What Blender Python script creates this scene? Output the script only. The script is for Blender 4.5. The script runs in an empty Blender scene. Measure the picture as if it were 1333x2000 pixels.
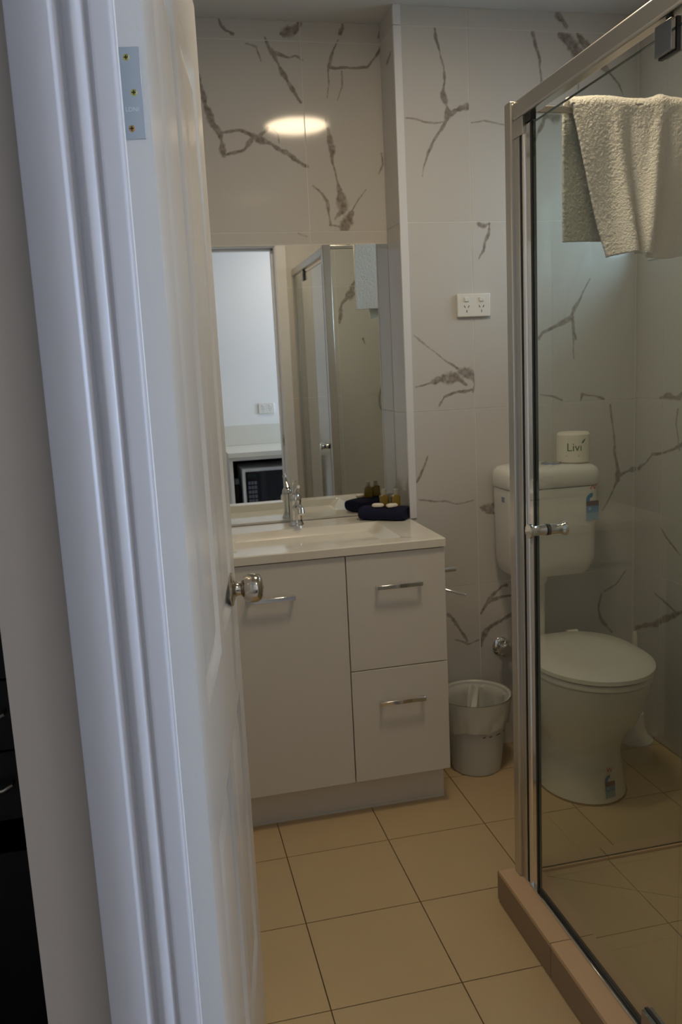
import bpy, math, random
from mathutils import Vector, Matrix, noise as mnoise
random.seed(7)
SC = bpy.context.scene
COL = SC.collection

def lin(r, g, b):
    f = lambda c: (c/255)/12.92 if c/255 <= .04045 else ((c/255+.055)/1.055)**2.4
    return (f(r), f(g), f(b), 1.0)

# ------------------------------------------------------------------ camera
cd = bpy.data.cameras.new('camera'); CAM = bpy.data.objects.new('camera', cd); COL.objects.link(CAM)
YAW, PITCH, ROLL = math.radians(12.3099), math.radians(-9.7514), math.radians(-2.8103)
fw = Vector((math.sin(YAW)*math.cos(PITCH), math.cos(YAW)*math.cos(PITCH), math.sin(PITCH)))
rt = Vector((math.cos(YAW), -math.sin(YAW), 0)); up = rt.cross(fw)
r2 = math.cos(ROLL)*rt + math.sin(ROLL)*up; u2 = -math.sin(ROLL)*rt + math.cos(ROLL)*up
M = Matrix(((r2.x, u2.x, -fw.x), (r2.y, u2.y, -fw.y), (r2.z, u2.z, -fw.z))).to_4x4()
M.translation = Vector((-0.83226, -2.69544, 1.38332))
CAM.matrix_world = M
cd.sensor_fit = 'VERTICAL'; cd.sensor_height = 24.0; cd.lens = 1640.31/2000*24.0
cd.clip_start = .02; cd.clip_end = 60
cd.dof.use_dof = True; cd.dof.focus_distance = 1.25; cd.dof.aperture_fstop = 10.0
SC.camera = CAM

# ------------------------------------------------------------------ world, daylight, exposure
SC.view_settings.view_transform = 'Standard'
try: SC.view_settings.look = 'None'
except Exception: pass
SC.view_settings.gamma = 1.0
SC.view_settings.use_curve_mapping = False
SC.view_settings.exposure = 0.0
W = bpy.data.worlds.new('sky'); SC.world = W; W.use_nodes = True
bg = W.node_tree.nodes['Background']; bg.inputs[0].default_value = (.62, .80, 1.0, 1); bg.inputs[1].default_value = 2.2

def area(name, loc, target, sx, sy, power, col):
    l = bpy.data.lights.new(name, 'AREA'); l.shape = 'RECTANGLE'; l.size = sx; l.size_y = sy
    l.energy = power; l.color = col
    o = bpy.data.objects.new(name, l); COL.objects.link(o); o.location = loc
    o.rotation_euler = (Vector(target)-Vector(loc)).to_track_quat('-Z', 'Y').to_euler()
    return o
KITCHEN_DAY = area('kitchen_window_daylight', (2.50, -2.3, 1.25), (.9, -3.2, 1.0), .75, 1.65, 46, (.55, .71, 1.0))
KITCHEN_LAMP = area('kitchen_ceiling_lamp', (.3, -2.55, 2.44), (.3, -2.55, 0), .3, .3, 5.5, (1.0, .86, .72))
BATH_DAY = area('bathroom_window_daylight', (1.12, -.46, 1.95), (.1, -.6, 1.75), .62, .32, 5.0, (.62, .82, 1.0))
LAMP_STRENGTH = 38.5

# ------------------------------------------------------------------ materials
def mat(name, col, rough=.5, metal=0.0, spec=.5, bump=0.0, bscale=60., var=0.0, vscale=4., coat=0.0, trans=0.0, ior=1.5, alpha=1.0, sub=0.0):
    m = bpy.data.materials.new(name); m.use_nodes = True
    nt = m.node_tree; b = nt.nodes['Principled BSDF']
    b.inputs['Base Color'].default_value = col; b.inputs['Roughness'].default_value = rough
    b.inputs['Metallic'].default_value = metal; b.inputs['Specular IOR Level'].default_value = spec
    b.inputs['Coat Weight'].default_value = coat; b.inputs['Transmission Weight'].default_value = trans
    b.inputs['IOR'].default_value = ior
    if sub:
        b.inputs['Subsurface Weight'].default_value = sub; b.inputs['Subsurface Radius'].default_value = (.01, .008, .006)
    tc = nt.nodes.new('ShaderNodeTexCoord')
    if var:
        n = nt.nodes.new('ShaderNodeTexNoise'); n.inputs['Scale'].default_value = vscale; n.inputs['Detail'].default_value = 6
        nt.links.new(tc.outputs['Object'], n.inputs['Vector'])
        mx = nt.nodes.new('ShaderNodeMix'); mx.data_type = 'RGBA'
        mx.inputs['A'].default_value = tuple(c*(1-var) for c in col[:3])+(1,)
        mx.inputs['B'].default_value = tuple(min(1, c*(1+var)) for c in col[:3])+(1,)
        nt.links.new(n.outputs['Fac'], mx.inputs['Factor']); nt.links.new(mx.outputs['Result'], b.inputs['Base Color'])
    if bump:
        n = nt.nodes.new('ShaderNodeTexNoise'); n.inputs['Scale'].default_value = bscale; n.inputs['Detail'].default_value = 5
        nt.links.new(tc.outputs['Object'], n.inputs['Vector'])
        bp = nt.nodes.new('ShaderNodeBump'); bp.inputs['Strength'].default_value = bump; bp.inputs['Distance'].default_value = .004
        nt.links.new(n.outputs['Fac'], bp.inputs['Height']); nt.links.new(bp.outputs['Normal'], b.inputs['Normal'])
    return m

def emit_mat(name, col, strength):
    m = bpy.data.materials.new(name); m.use_nodes = True; nt = m.node_tree
    b = nt.nodes['Principled BSDF']; b.inputs['Base Color'].default_value = (.9, .88, .82, 1)
    b.inputs['Emission Color'].default_value = col; b.inputs['Emission Strength'].default_value = strength
    b.inputs['Roughness'].default_value = .4
    return m

def glass_mat(name, tint):
    m = bpy.data.materials.new(name); m.use_nodes = True; nt = m.node_tree
    for n in list(nt.nodes):
        if n.type != 'OUTPUT_MATERIAL': nt.nodes.remove(n)
    out = [n for n in nt.nodes if n.type == 'OUTPUT_MATERIAL'][0]
    tr = nt.nodes.new('ShaderNodeBsdfTransparent'); tr.inputs[0].default_value = tint
    gl = nt.nodes.new('ShaderNodeBsdfGlossy'); gl.inputs['Roughness'].default_value = .015; gl.inputs['Color'].default_value = (1, 1, 1, 1)
    fr = nt.nodes.new('ShaderNodeFresnel'); fr.inputs[0].default_value = 1.5
    mx = nt.nodes.new('ShaderNodeMixShader')
    ge = nt.nodes.new('ShaderNodeNewGeometry'); sb = nt.nodes.new('ShaderNodeMath'); sb.operation = 'SUBTRACT'; sb.use_clamp = True
    mu = nt.nodes.new('ShaderNodeMath'); mu.operation = 'MULTIPLY'; sb.inputs[0].default_value = 1.0
    nt.links.new(ge.outputs['Backfacing'], sb.inputs[1]); nt.links.new(sb.outputs[0], mu.inputs[0]); nt.links.new(fr.outputs[0], mu.inputs[1])
    nt.links.new(mu.outputs[0], mx.inputs[0]); nt.links.new(tr.outputs[0], mx.inputs[1]); nt.links.new(gl.outputs[0], mx.inputs[2])
    nt.links.new(mx.outputs[0], out.inputs[0])
    return m

WALLTILE = lin(206, 203, 198)
M_TILE = mat('polished_wall_tile', WALLTILE, .07, spec=.45, var=.02, vscale=1.5)
M_VEIN = mat('marble_vein', WALLTILE, .07, spec=.45)
def vein_nodes():
    nt = M_VEIN.node_tree; b = nt.nodes['Principled BSDF']
    at = nt.nodes.new('ShaderNodeAttribute'); at.attribute_name = 'vein'
    tc = nt.nodes.new('ShaderNodeTexCoord'); n = nt.nodes.new('ShaderNodeTexNoise')
    n.inputs['Scale'].default_value = 70; n.inputs['Detail'].default_value = 5
    nt.links.new(tc.outputs['Object'], n.inputs['Vector'])
    ml = nt.nodes.new('ShaderNodeMath'); ml.operation = 'MULTIPLY_ADD'; ml.inputs[1].default_value = 1.3; ml.inputs[2].default_value = -.22
    nt.links.new(n.outputs['Fac'], ml.inputs[0])
    ad = nt.nodes.new('ShaderNodeMath'); ad.operation = 'ADD'
    mu = nt.nodes.new('ShaderNodeMath'); mu.operation = 'MULTIPLY'; mu.use_clamp = True
    nt.links.new(ml.outputs[0], ad.inputs[0]); ad.inputs[1].default_value = .35
    nt.links.new(ad.outputs[0], mu.inputs[0]); nt.links.new(at.outputs['Fac'], mu.inputs[1])
    mx = nt.nodes.new('ShaderNodeMix'); mx.data_type = 'RGBA'
    mx.inputs['A'].default_value = WALLTILE; mx.inputs['B'].default_value = lin(132, 121, 112)
    nt.links.new(mu.outputs[0], mx.inputs['Factor']); nt.links.new(mx.outputs['Result'], b.inputs['Base Color'])
vein_nodes()
M_GROUT = mat('wall_grout', lin(232, 229, 222), .8)
M_FGROUT = mat('floor_grout', lin(128, 104, 76), .9)
M_FTILE = mat('beige_floor_tile', lin(205, 181, 140), .38, var=.05, vscale=9, bump=.05, bscale=120)
M_KERBSHADE = mat('kerb_tile_shaded', lin(150, 128, 104), .45, var=.05, vscale=9)  # kerb tile darkened: the shade on the kerb sides is put into the colour
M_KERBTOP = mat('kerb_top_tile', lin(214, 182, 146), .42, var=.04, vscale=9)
M_PAINT = mat('wall_paint', lin(226, 222, 216), .6, bump=.06, bscale=180)
M_CEIL = mat('ceiling_paint', lin(206, 206, 204), .7)
M_KWALL = mat('kitchen_paint', lin(244, 244, 241), .6, bump=.05, bscale=180)
M_GLOSS = mat('gloss_white_paint', lin(228, 228, 230), .3, bump=.05, bscale=90)
M_CASING = mat('architrave_paint', lin(206, 205, 211), .3, bump=.05, bscale=90)
M_DOOR = mat('door_paint', lin(226, 226, 226), .26, bump=.05, bscale=140)
M_LAM = mat('white_laminate', lin(226, 221, 212), .32)
M_BASIN = mat('polymarble', lin(236, 230, 216), .12)
M_CERAMIC = mat('white_ceramic', lin(232, 230, 220), .1)
M_PLASTIC = mat('white_plastic', lin(232, 230, 222), .25)
M_SEAT = mat('seat_plastic', lin(234, 230, 220), .18)
M_CHROME = mat('chrome', (.78, .78, .78, 1), .07, 1.0)
M_SATIN = mat('satin_aluminium', (.62, .60, .56, 1), .3, 1.0)
M_NICKEL = mat('satin_nickel', (.55, .50, .43, 1), .13, 1.0)
M_HINGE = mat('zinc_plate', (.46, .52, .58, 1), .32, 1.0)
M_BRASS = mat('yellow_zinc_screw', (.50, .46, .16, 1), .3, 1.0)
M_RUST = mat('rusty_screw', (.50, .30, .12, 1), .4, 1.0)
M_DARK = mat('dark_gap', lin(26, 24, 22), .7)
M_SEAL = mat('dark_seal', lin(30, 30, 30), .4)
M_MIRROR = mat('mirror_silver', (.86, .88, .86, 1), .0, 1.0)
M_MEDGE = mat('mirror_edge', lin(196, 150, 96), .3, .3)
M_GLASS = glass_mat('shower_glass', (.925, .95, .94, 1))
M_WGLASS = glass_mat('window_glass', (.93, .95, .95, 1))
M_GEDGE = mat('glass_edge', lin(24, 58, 50), .15)
M_TERRY = mat('white_terry', lin(250, 246, 238), .95, bump=.9, bscale=260, spec=.1)
M_TERRY.node_tree.nodes['Principled BSDF'].inputs['Sheen Weight'].default_value = .5
M_NAVY = mat('navy_terry', lin(40, 42, 64), .95, bump=.8, bscale=320, spec=.1)
M_SOAP = mat('soap', lin(242, 232, 214), .4)
M_AMBER = mat('amber_liquid', lin(118, 96, 20), .1, spec=.6)
M_CAP = mat('clear_cap', lin(160, 156, 144), .2)
M_PAPER = mat('roll_wrap', lin(238, 230, 214), .6)
M_PRINT = mat('green_print', lin(62, 110, 24), .6)
M_FAINT = mat('pale_print', lin(222, 200, 172), .6)
M_LINER = mat('bin_liner', lin(214, 214, 206), .35, spec=.6)
M_BIN = mat('bin_plastic', lin(206, 208, 204), .4)
M_RED = mat('sticker_red', lin(214, 40, 56), .4)
M_BLUE = mat('sticker_blue', lin(36, 124, 172), .4)
M_PALEB = mat('sticker_pale_blue', lin(120, 160, 184), .4)
M_NAVYP = mat('sticker_dark', lin(58, 42, 38), .4)
M_WHITEP = mat('sticker_white', lin(225, 230, 235), .4)
M_BUTTON = mat('flush_button', lin(150, 160, 190), .2, .5)
M_BLACK = mat('black_furniture', lin(5, 4, 4), .4, spec=.25)
M_BENCH = mat('bench_top', lin(226, 224, 212), .3)
M_MWBODY = mat('microwave_white', lin(232, 234, 236), .3)
M_MWDOOR = mat('microwave_window', lin(8, 10, 14), .08)
M_MWBTN = mat('microwave_keys', lin(90, 96, 108), .4)
M_LAMPD = emit_mat('lamp_diffuser', (1.0, .79, .53, 1), LAMP_STRENGTH)
M_CLAMP = mat('chrome_dark_reflection', (.34, .34, .36, 1), .16, 1.0)  # clamp chrome, its dark reflections put into the base colour
M_HALL = mat('hall_paint', lin(184, 173, 163), .7, bump=.06, bscale=180)
M_KFLOOR = mat('kitchen_floor', lin(214, 206, 194), .4, var=.06, vscale=3)
M_OUT = mat('outside_render', lin(236, 238, 240), .8)
M_SOFFIT = mat('eave_soffit', lin(120, 126, 120), .8)

# ------------------------------------------------------------------ mesh builders
ORIG = {}
class MB:
    def __init__(s): s.v = []; s.f = []; s.attr = None
    def add(s, vs, fs):
        o = len(s.v); s.v += [tuple(v) for v in vs]; s.f += [tuple(i+o for i in f) for f in fs]; return s
    def box(s, x0, x1, y0, y1, z0, z1):
        x0, x1 = min(x0, x1), max(x0, x1); y0, y1 = min(y0, y1), max(y0, y1); z0, z1 = min(z0, z1), max(z0, z1)
        vs = [(x, y, z) for z in (z0, z1) for y in (y0, y1) for x in (x0, x1)]
        return s.add(vs, [(0, 2, 3, 1), (4, 5, 7, 6), (0, 1, 5, 4), (1, 3, 7, 5), (3, 2, 6, 7), (2, 0, 4, 6)])
    def lathe(s, prof, c=(0, 0, 0), axis='z', n=24, sx=1., sy=1., cap=True):
        vs = []; k = len(prof)
        for i in range(n):
            a = 2*math.pi*i/n; ca, sa = math.cos(a)*sx, math.sin(a)*sy
            for r, h in prof:
                p = {'z': (r*ca, r*sa, h), 'x': (h, r*ca, r*sa), 'y': (r*sa, h, r*ca), '-y': (r*ca, -h, r*sa), '-x': (-h, r*sa, r*ca)}[axis]
                vs.append((p[0]+c[0], p[1]+c[1], p[2]+c[2]))
        fs = []
        for i in range(n):
            j = (i+1) % n
            for q in range(k-1): fs.append((i*k+q, j*k+q, j*k+q+1, i*k+q+1))
        if cap:
            if prof[0][0] > 1e-6: fs.append(tuple(i*k for i in range(n))[::-1])
            if prof[-1][0] > 1e-6: fs.append(tuple(i*k+k-1 for i in range(n)))
        return s.add(vs, fs)
    def cyl(s, c, r, h, axis='z', n=20): return s.lathe([(r, 0), (r, h)], c, axis, n)
    def loft(s, rings, cap=True):
        n = len(rings[0]); vs = [p for r in rings for p in r]; fs = []
        for a in range(len(rings)-1):
            for i in range(n):
                j = (i+1) % n; fs.append((a*n+i, a*n+j, (a+1)*n+j, (a+1)*n+i))
        if cap: fs += [tuple(range(n))[::-1], tuple((len(rings)-1)*n+i for i in range(n))]
        return s.add(vs, fs)
    def tube(s, pts, r, n=10):
        pts = [Vector(p) for p in pts]; rings = []; ref = None
        for i, p in enumerate(pts):
            t = (pts[min(i+1, len(pts)-1)]-pts[max(i-1, 0)]).normalized()
            if ref is None: ref = Vector((0, 0, 1)) if abs(t.z) < .9 else Vector((1, 0, 0))
            a = t.cross(ref).normalized(); b = a.cross(t).normalized(); ref = b
            rr = r[i] if isinstance(r, (list, tuple)) else r
            rings.append([p+a*math.cos(2*math.pi*k/n)*rr+b*math.sin(2*math.pi*k/n)*rr for k in range(n)])
        return s.loft(rings)
    def prism(s, poly, z0, z1):
        return s.loft([[(x, y, z0) for x, y in poly], [(x, y, z1) for x, y in poly]])
    def grid(s, nu, nv, fn):
        vs = [fn(i/nu, j/nv) for j in range(nv+1) for i in range(nu+1)]
        return s.add(vs, [(j*(nu+1)+i, j*(nu+1)+i+1, (j+1)*(nu+1)+i+1, (j+1)*(nu+1)+i) for j in range(nv) for i in range(nu)])

def wloc(o):
    return ORIG.get(o.name, Vector((0, 0, 0)))
def finish(me, smooth, angle=38):
    me.validate(); me.update()
    if smooth:
        me.polygons.foreach_set('use_smooth', [True]*len(me.polygons))
        me.set_sharp_from_angle(angle=math.radians(angle))
def obj(name, mb, m, parent=None, bevel=0.0, smooth=True, local=False, seg=2, base=None):
    """one mesh object; vertices are given in world space unless local"""
    org = wloc(parent) if parent else Vector((0, 0, 0))
    if parent is None and not local:
        xs, ys, zs = zip(*mb.v); org = Vector(base) if base else Vector(((min(xs)+max(xs))/2, (min(ys)+max(ys))/2, min(zs)))
    vs = mb.v if local else [(v[0]-org.x, v[1]-org.y, v[2]-org.z) for v in mb.v]
    me = bpy.data.meshes.new(name); me.from_pydata(vs, [], mb.f)
    import bmesh
    bm = bmesh.new(); bm.from_mesh(me); bmesh.ops.recalc_face_normals(bm, faces=bm.faces); bm.to_mesh(me); bm.free()
    finish(me, smooth)
    if mb.attr is not None:
        a = me.attributes.new('vein', 'FLOAT', 'POINT'); a.data.foreach_set('value', mb.attr)
    me.materials.append(m)
    o = bpy.data.objects.new(name, me); COL.objects.link(o)
    if parent: o.parent = parent; ORIG[o.name] = org.copy()
    elif not local: o.location = org; ORIG[o.name] = org.copy()
    if bevel:
        b = o.modifiers.new('bevel', 'BEVEL'); b.width = bevel; b.segments = seg; b.limit_method = 'ANGLE'; b.angle_limit = math.radians(50)
    return o
def thing(name, label, cat, loc, rotz=0., group=None):
    o = bpy.data.objects.new(name, None); COL.objects.link(o); o.empty_display_size = .05
    o.location = loc; o.rotation_euler = (0, 0, rotz); ORIG[o.name] = Vector(loc)
    o['label'] = label; o['category'] = cat
    if group: o['group'] = group
    return o
def tag(o, label, cat, group=None):
    o['label'] = label; o['category'] = cat
    if group: o['group'] = group
    return o
def struct(o, label=None):
    o['kind'] = 'structure'
    if label: o['label'] = label
    return o
def sempty(name, loc, rotz=0.):
    o = bpy.data.objects.new(name, None); COL.objects.link(o); o.location = loc; o.rotation_euler = (0, 0, rotz)
    o.empty_display_size = .05; ORIG[o.name] = Vector(loc); o['kind'] = 'structure'
    return o
BOXC = {}
def piece(name, x0, x1, y0, y1, z0, z1, m, parent):
    """small box piece sharing mesh data with its like"""
    d = (round(x1-x0, 4), round(y1-y0, 4), round(z1-z0, 4)); k = (name, d, m.name)
    if k not in BOXC:
        b = MB().box(-d[0]/2, d[0]/2, -d[1]/2, d[1]/2, -d[2]/2, d[2]/2)
        me = bpy.data.meshes.new(name); me.from_pydata(b.v, [], b.f); me.update(); me.materials.append(m); BOXC[k] = me
    o = bpy.data.objects.new(name, BOXC[k]); COL.objects.link(o); o.parent = parent
    c = Vector(((x0+x1)/2, (y0+y1)/2, (z0+z1)/2)); o.location = c-wloc(parent); ORIG[o.name] = c
    return o
def text_mesh(s, size, name='t'):
    cu = bpy.data.curves.new(name, 'FONT'); cu.body = s; cu.size = size; cu.align_x = 'CENTER'; cu.align_y = 'CENTER'; cu.extrude = .0
    o = bpy.data.objects.new(name, cu); COL.objects.link(o)
    dg = bpy.context.evaluated_depsgraph_get(); dg.update()
    me = bpy.data.meshes.new_from_object(o.evaluated_get(dg))
    v = [(p.co.x, p.co.y) for p in me.vertices]; f = [tuple(p.vertices) for p in me.polygons]
    bpy.data.objects.remove(o); bpy.data.curves.remove(cu); bpy.data.meshes.remove(me)
    return v, f
def ell(cx, cy, rx, ry, z, n=32, p=2.0, a0=0.):
    r = []
    for i in range(n):
        a = a0+2*math.pi*i/n; c, s_ = math.cos(a), math.sin(a)
        r.append((cx+rx*math.copysign(abs(c)**(2/p), c), cy+ry*math.copysign(abs(s_)**(2/p), s_), z))
    return r
VEINS = {
 'niche': [
  [(-0.604,2.304,16.1),(-0.589,2.251,16.1),(-0.58,2.206,19.4),(-0.566,2.168,16.3),(-0.548,2.134,14.7),(-0.537,2.099,19.6),(-0.538,2.071,13.1)],
  [(-0.539,2.071,4.9),(-0.499,2.079,8.2),(-0.469,2.089,8.2),(-0.447,2.115,13.2)],
  [(-0.552,2.137,9.8),(-0.52,2.141,6.5),(-0.478,2.146,6.6),(-0.451,2.135,11.5),(-0.426,2.12,23.1),(-0.398,2.111,13.2),(-0.357,2.092,10.0),(-0.333,2.08,11.7),(-0.309,2.058,11.7),(-0.284,2.045,13.4),(-0.264,2.037,6.7)],
  [(-0.426,2.12,14.8),(-0.396,2.147,9.9),(-0.389,2.155,6.6)],
  [(-0.374,2.152,5.0),(-0.358,2.136,5.0),(-0.355,2.111,3.3)],
  [(-0.383,2.425,8.1),(-0.367,2.393,14.7),(-0.349,2.363,19.6),(-0.335,2.328,13.1),(-0.317,2.295,9.9),(-0.297,2.265,14.9),(-0.277,2.234,6.6)],
  [(-0.364,2.385,13.0),(-0.34,2.378,9.8),(-0.307,2.367,4.9),(-0.282,2.372,4.9),(-0.263,2.361,3.3)],
  [(-0.529,2.484,12.8),(-0.519,2.462,12.8),(-0.506,2.441,9.6),(-0.483,2.433,6.4)],
  [(-0.264,2.482,8.2),(-0.268,2.464,26.1),(-0.286,2.451,32.7),(-0.311,2.444,22.8),(-0.331,2.438,8.1)],
  [(-0.126,2.489,6.6),(-0.129,2.461,9.9),(-0.137,2.444,9.9)],
  [(-0.145,2.425,5.0),(-0.164,2.383,6.6),(-0.179,2.344,11.6),(-0.149,2.34,6.6),(-0.097,2.343,6.7),(-0.049,2.345,6.7),(-0.018,2.38,6.7),(0.0,2.405,8.4)],
  [(-0.181,2.337,5.0),(-0.182,2.298,3.3),(-0.189,2.251,2.5)],
  [(-0.136,2.33,5.0),(-0.138,2.283,3.3),(-0.154,2.244,3.3)],
  [(0.006,2.463,6.7),(-0.007,2.437,5.0)],
  [(-0.196,2.185,6.7),(-0.188,2.138,13.4),(-0.182,2.094,20.2),(-0.18,2.059,13.5),(-0.174,2.022,5.1),(-0.164,1.981,6.8),(-0.155,1.933,27.3),(-0.153,1.908,23.9),(-0.18,1.871,6.8)],
  [(-0.153,1.846,27.4),(-0.138,1.867,24.0),(-0.122,1.892,17.1)],
  [(-0.165,1.845,5.1),(-0.2,1.852,5.1)],
  [(-0.25,1.977,3.4),(-0.221,1.952,6.8),(-0.204,1.93,10.2),(-0.202,1.884,6.8),(-0.196,1.851,5.1)],
  [(-0.122,1.897,5.1),(-0.099,1.932,3.4),(-0.071,1.965,1.7)],
  [(-0.013,2.079,3.4),(-0.009,2.046,5.1),(-0.025,2.014,1.7)],
  [(-0.31,1.828,3.4),(-0.28,1.817,3.4)],
  [(-0.444,2.405,3.2),(-0.412,2.396,4.9),(-0.399,2.354,3.3)],
 ],
 'back': [
  [(0.13,2.413,6.4),(0.134,2.383,8.0),(0.147,2.346,4.8),(0.157,2.302,4.8),(0.159,2.256,6.5),(0.152,2.226,11.3),(0.163,2.196,14.6),(0.17,2.162,19.6),(0.165,2.147,13.0)],
  [(0.17,2.158,13.0),(0.198,2.173,8.2),(0.211,2.181,18.0),(0.233,2.186,18.0)],
  [(0.165,2.147,9.8),(0.143,2.111,6.5),(0.113,2.073,8.2),(0.096,2.042,8.2),(0.083,2.003,3.3),(0.077,1.972,1.6)],
  [(0.027,2.148,3.2),(0.059,2.145,4.9),(0.089,2.137,4.9),(0.123,2.133,3.3),(0.154,2.138,3.3)],
  [(0.248,2.136,3.3),(0.288,2.144,3.3),(0.359,2.132,3.3)],
  [(0.264,1.827,11.7),(0.281,1.817,21.8),(0.303,1.823,8.4),(0.299,1.796,8.4),(0.286,1.771,8.4),(0.28,1.739,6.8),(0.263,1.715,5.1)],
  [(0.462,2.41,9.9),(0.472,2.379,8.2),(0.482,2.341,6.6),(0.491,2.264,5.0),(0.49,2.201,5.0)],
  [(0.549,2.467,14.8),(0.567,2.45,14.9),(0.58,2.43,13.2)],
  [(0.553,2.41,6.6),(0.576,2.396,36.5),(0.603,2.375,49.9),(0.631,2.345,30.1),(0.658,2.333,16.8)],
  [(0.621,2.411,13.3),(0.64,2.384,23.3),(0.667,2.354,13.4),(0.713,2.316,16.8),(0.741,2.293,8.4),(0.77,2.262,6.8),(0.785,2.231,3.4)],
  [(0.618,2.36,13.3),(0.621,2.267,5.0),(0.62,2.243,3.4)],
  [(0.539,2.158,30.2),(0.512,2.163,16.7),(0.497,2.142,20.1),(0.475,2.107,5.0),(0.465,2.075,3.4)],
  [(0.029,1.476,3.4),(0.084,1.432,3.4),(0.136,1.388,3.4),(0.18,1.361,6.9)],
  [(0.189,1.352,20.6),(0.217,1.345,27.5),(0.236,1.332,24.1),(0.239,1.307,5.2),(0.233,1.281,5.2)],
  [(0.03,1.306,3.4),(0.08,1.318,8.5),(0.134,1.332,24.0),(0.174,1.33,34.3),(0.197,1.312,13.8),(0.21,1.305,5.2)],
  [(0.11,1.242,3.4),(0.129,1.27,6.9),(0.16,1.28,6.9),(0.197,1.283,6.9),(0.234,1.29,5.2)],
  [(0.024,0.988,6.9),(0.049,1.034,6.9),(0.065,1.076,3.5)],
  [(0.027,0.93,3.5),(0.086,0.917,5.2),(0.122,0.917,3.5),(0.159,0.902,3.5),(0.225,0.909,2.7)],
  [(0.252,0.885,24.8),(0.281,0.879,32.0),(0.306,0.889,21.3),(0.314,0.916,14.2)],
  [(0.275,0.865,8.9),(0.309,0.858,8.9)],
  [(0.124,0.513,9.0),(0.148,0.482,10.8),(0.166,0.452,9.0),(0.19,0.408,5.4)],
  [(0.146,0.417,3.6),(0.194,0.396,5.4),(0.233,0.406,3.6)],
  [(0.242,0.382,5.5),(0.248,0.414,16.4),(0.262,0.437,18.2),(0.292,0.456,10.9),(0.331,0.476,10.9),(0.361,0.486,9.1),(0.4,0.491,5.5)],
  [(0.244,0.503,5.4),(0.264,0.535,12.7),(0.294,0.565,16.3),(0.323,0.594,9.1),(0.343,0.597,10.9)],
  [(0.293,0.547,9.1),(0.332,0.555,7.3),(0.372,0.561,5.5),(0.421,0.565,5.5)],
  [(0.474,1.45,8.7),(0.488,1.466,8.7),(0.526,1.482,12.2),(0.554,1.495,17.5),(0.592,1.514,15.8),(0.598,1.531,10.5),(0.621,1.564,5.2),(0.65,1.614,5.2),(0.663,1.639,3.5)],
  [(0.598,1.514,10.5),(0.602,1.479,8.8),(0.611,1.441,7.0)],
  [(0.602,1.462,5.3),(0.604,1.375,2.7)],
  [(0.478,1.259,3.5),(0.515,1.252,5.3),(0.559,1.236,7.1)],
  [(0.631,1.232,5.4),(0.635,1.251,7.1),(0.68,1.243,5.4),(0.719,1.232,7.2)],
  [(0.743,1.209,7.2),(0.755,1.137,5.4),(0.764,1.045,9.1),(0.777,0.971,12.8),(0.777,0.943,16.5),(0.761,0.907,7.3),(0.731,0.854,5.5),(0.717,0.833,3.7)],
  [(0.777,0.952,9.2),(0.805,0.965,11.0),(0.832,0.971,16.5),(0.848,0.975,9.2)],
  [(0.712,0.524,5.6),(0.702,0.467,5.6),(0.707,0.437,9.4),(0.734,0.401,11.3),(0.755,0.373,7.6)],
  [(0.809,0.601,5.6),(0.774,0.556,5.6),(0.723,0.532,5.6)],
 ],
 'right': [
  [(-0.015,0.976,14.6),(-0.059,0.999,5.4),(-0.099,1.034,8.9),(-0.173,1.047,6.9),(-0.224,1.062,10.2),(-0.265,1.082,10.0)],
  [(-0.139,1.228,10.4),(-0.196,1.24,20.4),(-0.239,1.228,16.7),(-0.26,1.245,10.0)],
  [(-0.24,1.194,6.7),(-0.233,1.144,6.7),(-0.252,1.061,5.0)],
  [(-0.01,0.383,11.4),(-0.066,0.407,14.9),(-0.16,0.448,21.6),(-0.219,0.484,14.1),(-0.284,0.52,13.8)],
  [(-0.127,0.542,5.4),(-0.203,0.525,7.1),(-0.262,0.505,8.7)],
  [(-0.151,0.786,5.3),(-0.211,0.743,7.0),(-0.269,0.711,5.1)],
 ],
 'front': [
  [(0.353,1.865,11.6),(0.331,1.829,23.1),(0.32,1.787,34.7),(0.273,1.746,11.6),(0.254,1.713,20.2),(0.255,1.676,17.4),(0.246,1.629,8.7)],
  [(0.362,2.051,8.6),(0.366,1.954,8.6)],
  [(0.318,2.057,17.2),(0.307,2.068,14.3)],
  [(0.377,1.538,8.8),(0.388,1.509,5.9)],
 ],
 'return': [
  [(0.084,2.332,14.8),(0.035,2.35,9.7)],
 ],
}

# ================================================================== SETTING
ZC = 2.476          # bathroom ceiling
ND = .155            # depth of the vanity niche
XR = .849           # right wall
YF = -1.74          # inner face of the door wall
YO = -1.86          # outer face of the door wall
XL = -.886           # bathroom left wall

# ---- floors
fl = struct(obj('floor', MB().box(XL-.1, XR+.1, YO, ND+.1, -.06, -.004), M_FGROUT, smooth=False))
G = .30387; GX = -.55875; GY = -.48297
xs = [GX+G*i for i in range(-2, 6)]; ys = [GY-G*j for j in range(-3, 6)]
def cl(a, lo, hi): return max(lo, min(hi, a))
for a in range(len(xs)-1):
    for b in range(len(ys)-1):
        x0, x1 = cl(xs[a], XL, XR), cl(xs[a+1], XL, XR); y1, y0 = cl(ys[b], YO, ND), cl(ys[b+1], YO, ND)
        if x1-x0 < .01 or y1-y0 < .01: continue
        if x0 > .02 and y1 < -.9: continue                   # under the shower base
        if y0 > -.02 and x0 < -.02 and x1 < .0: continue      # under the vanity carcass
        piece('tile', x0+.0015, x1-.0015, y0+.0015, y1-.0015, -.012, 0, M_FTILE, fl)
kf = struct(obj('floor', MB().box(-1.95, 2.6, -3.25, YO, -.06, 0), M_KFLOOR, smooth=False))
struct(obj('floor', MB().box(-1.95, -1.0, YO, -.4, -.06, 0), M_KFLOOR, smooth=False))

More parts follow.
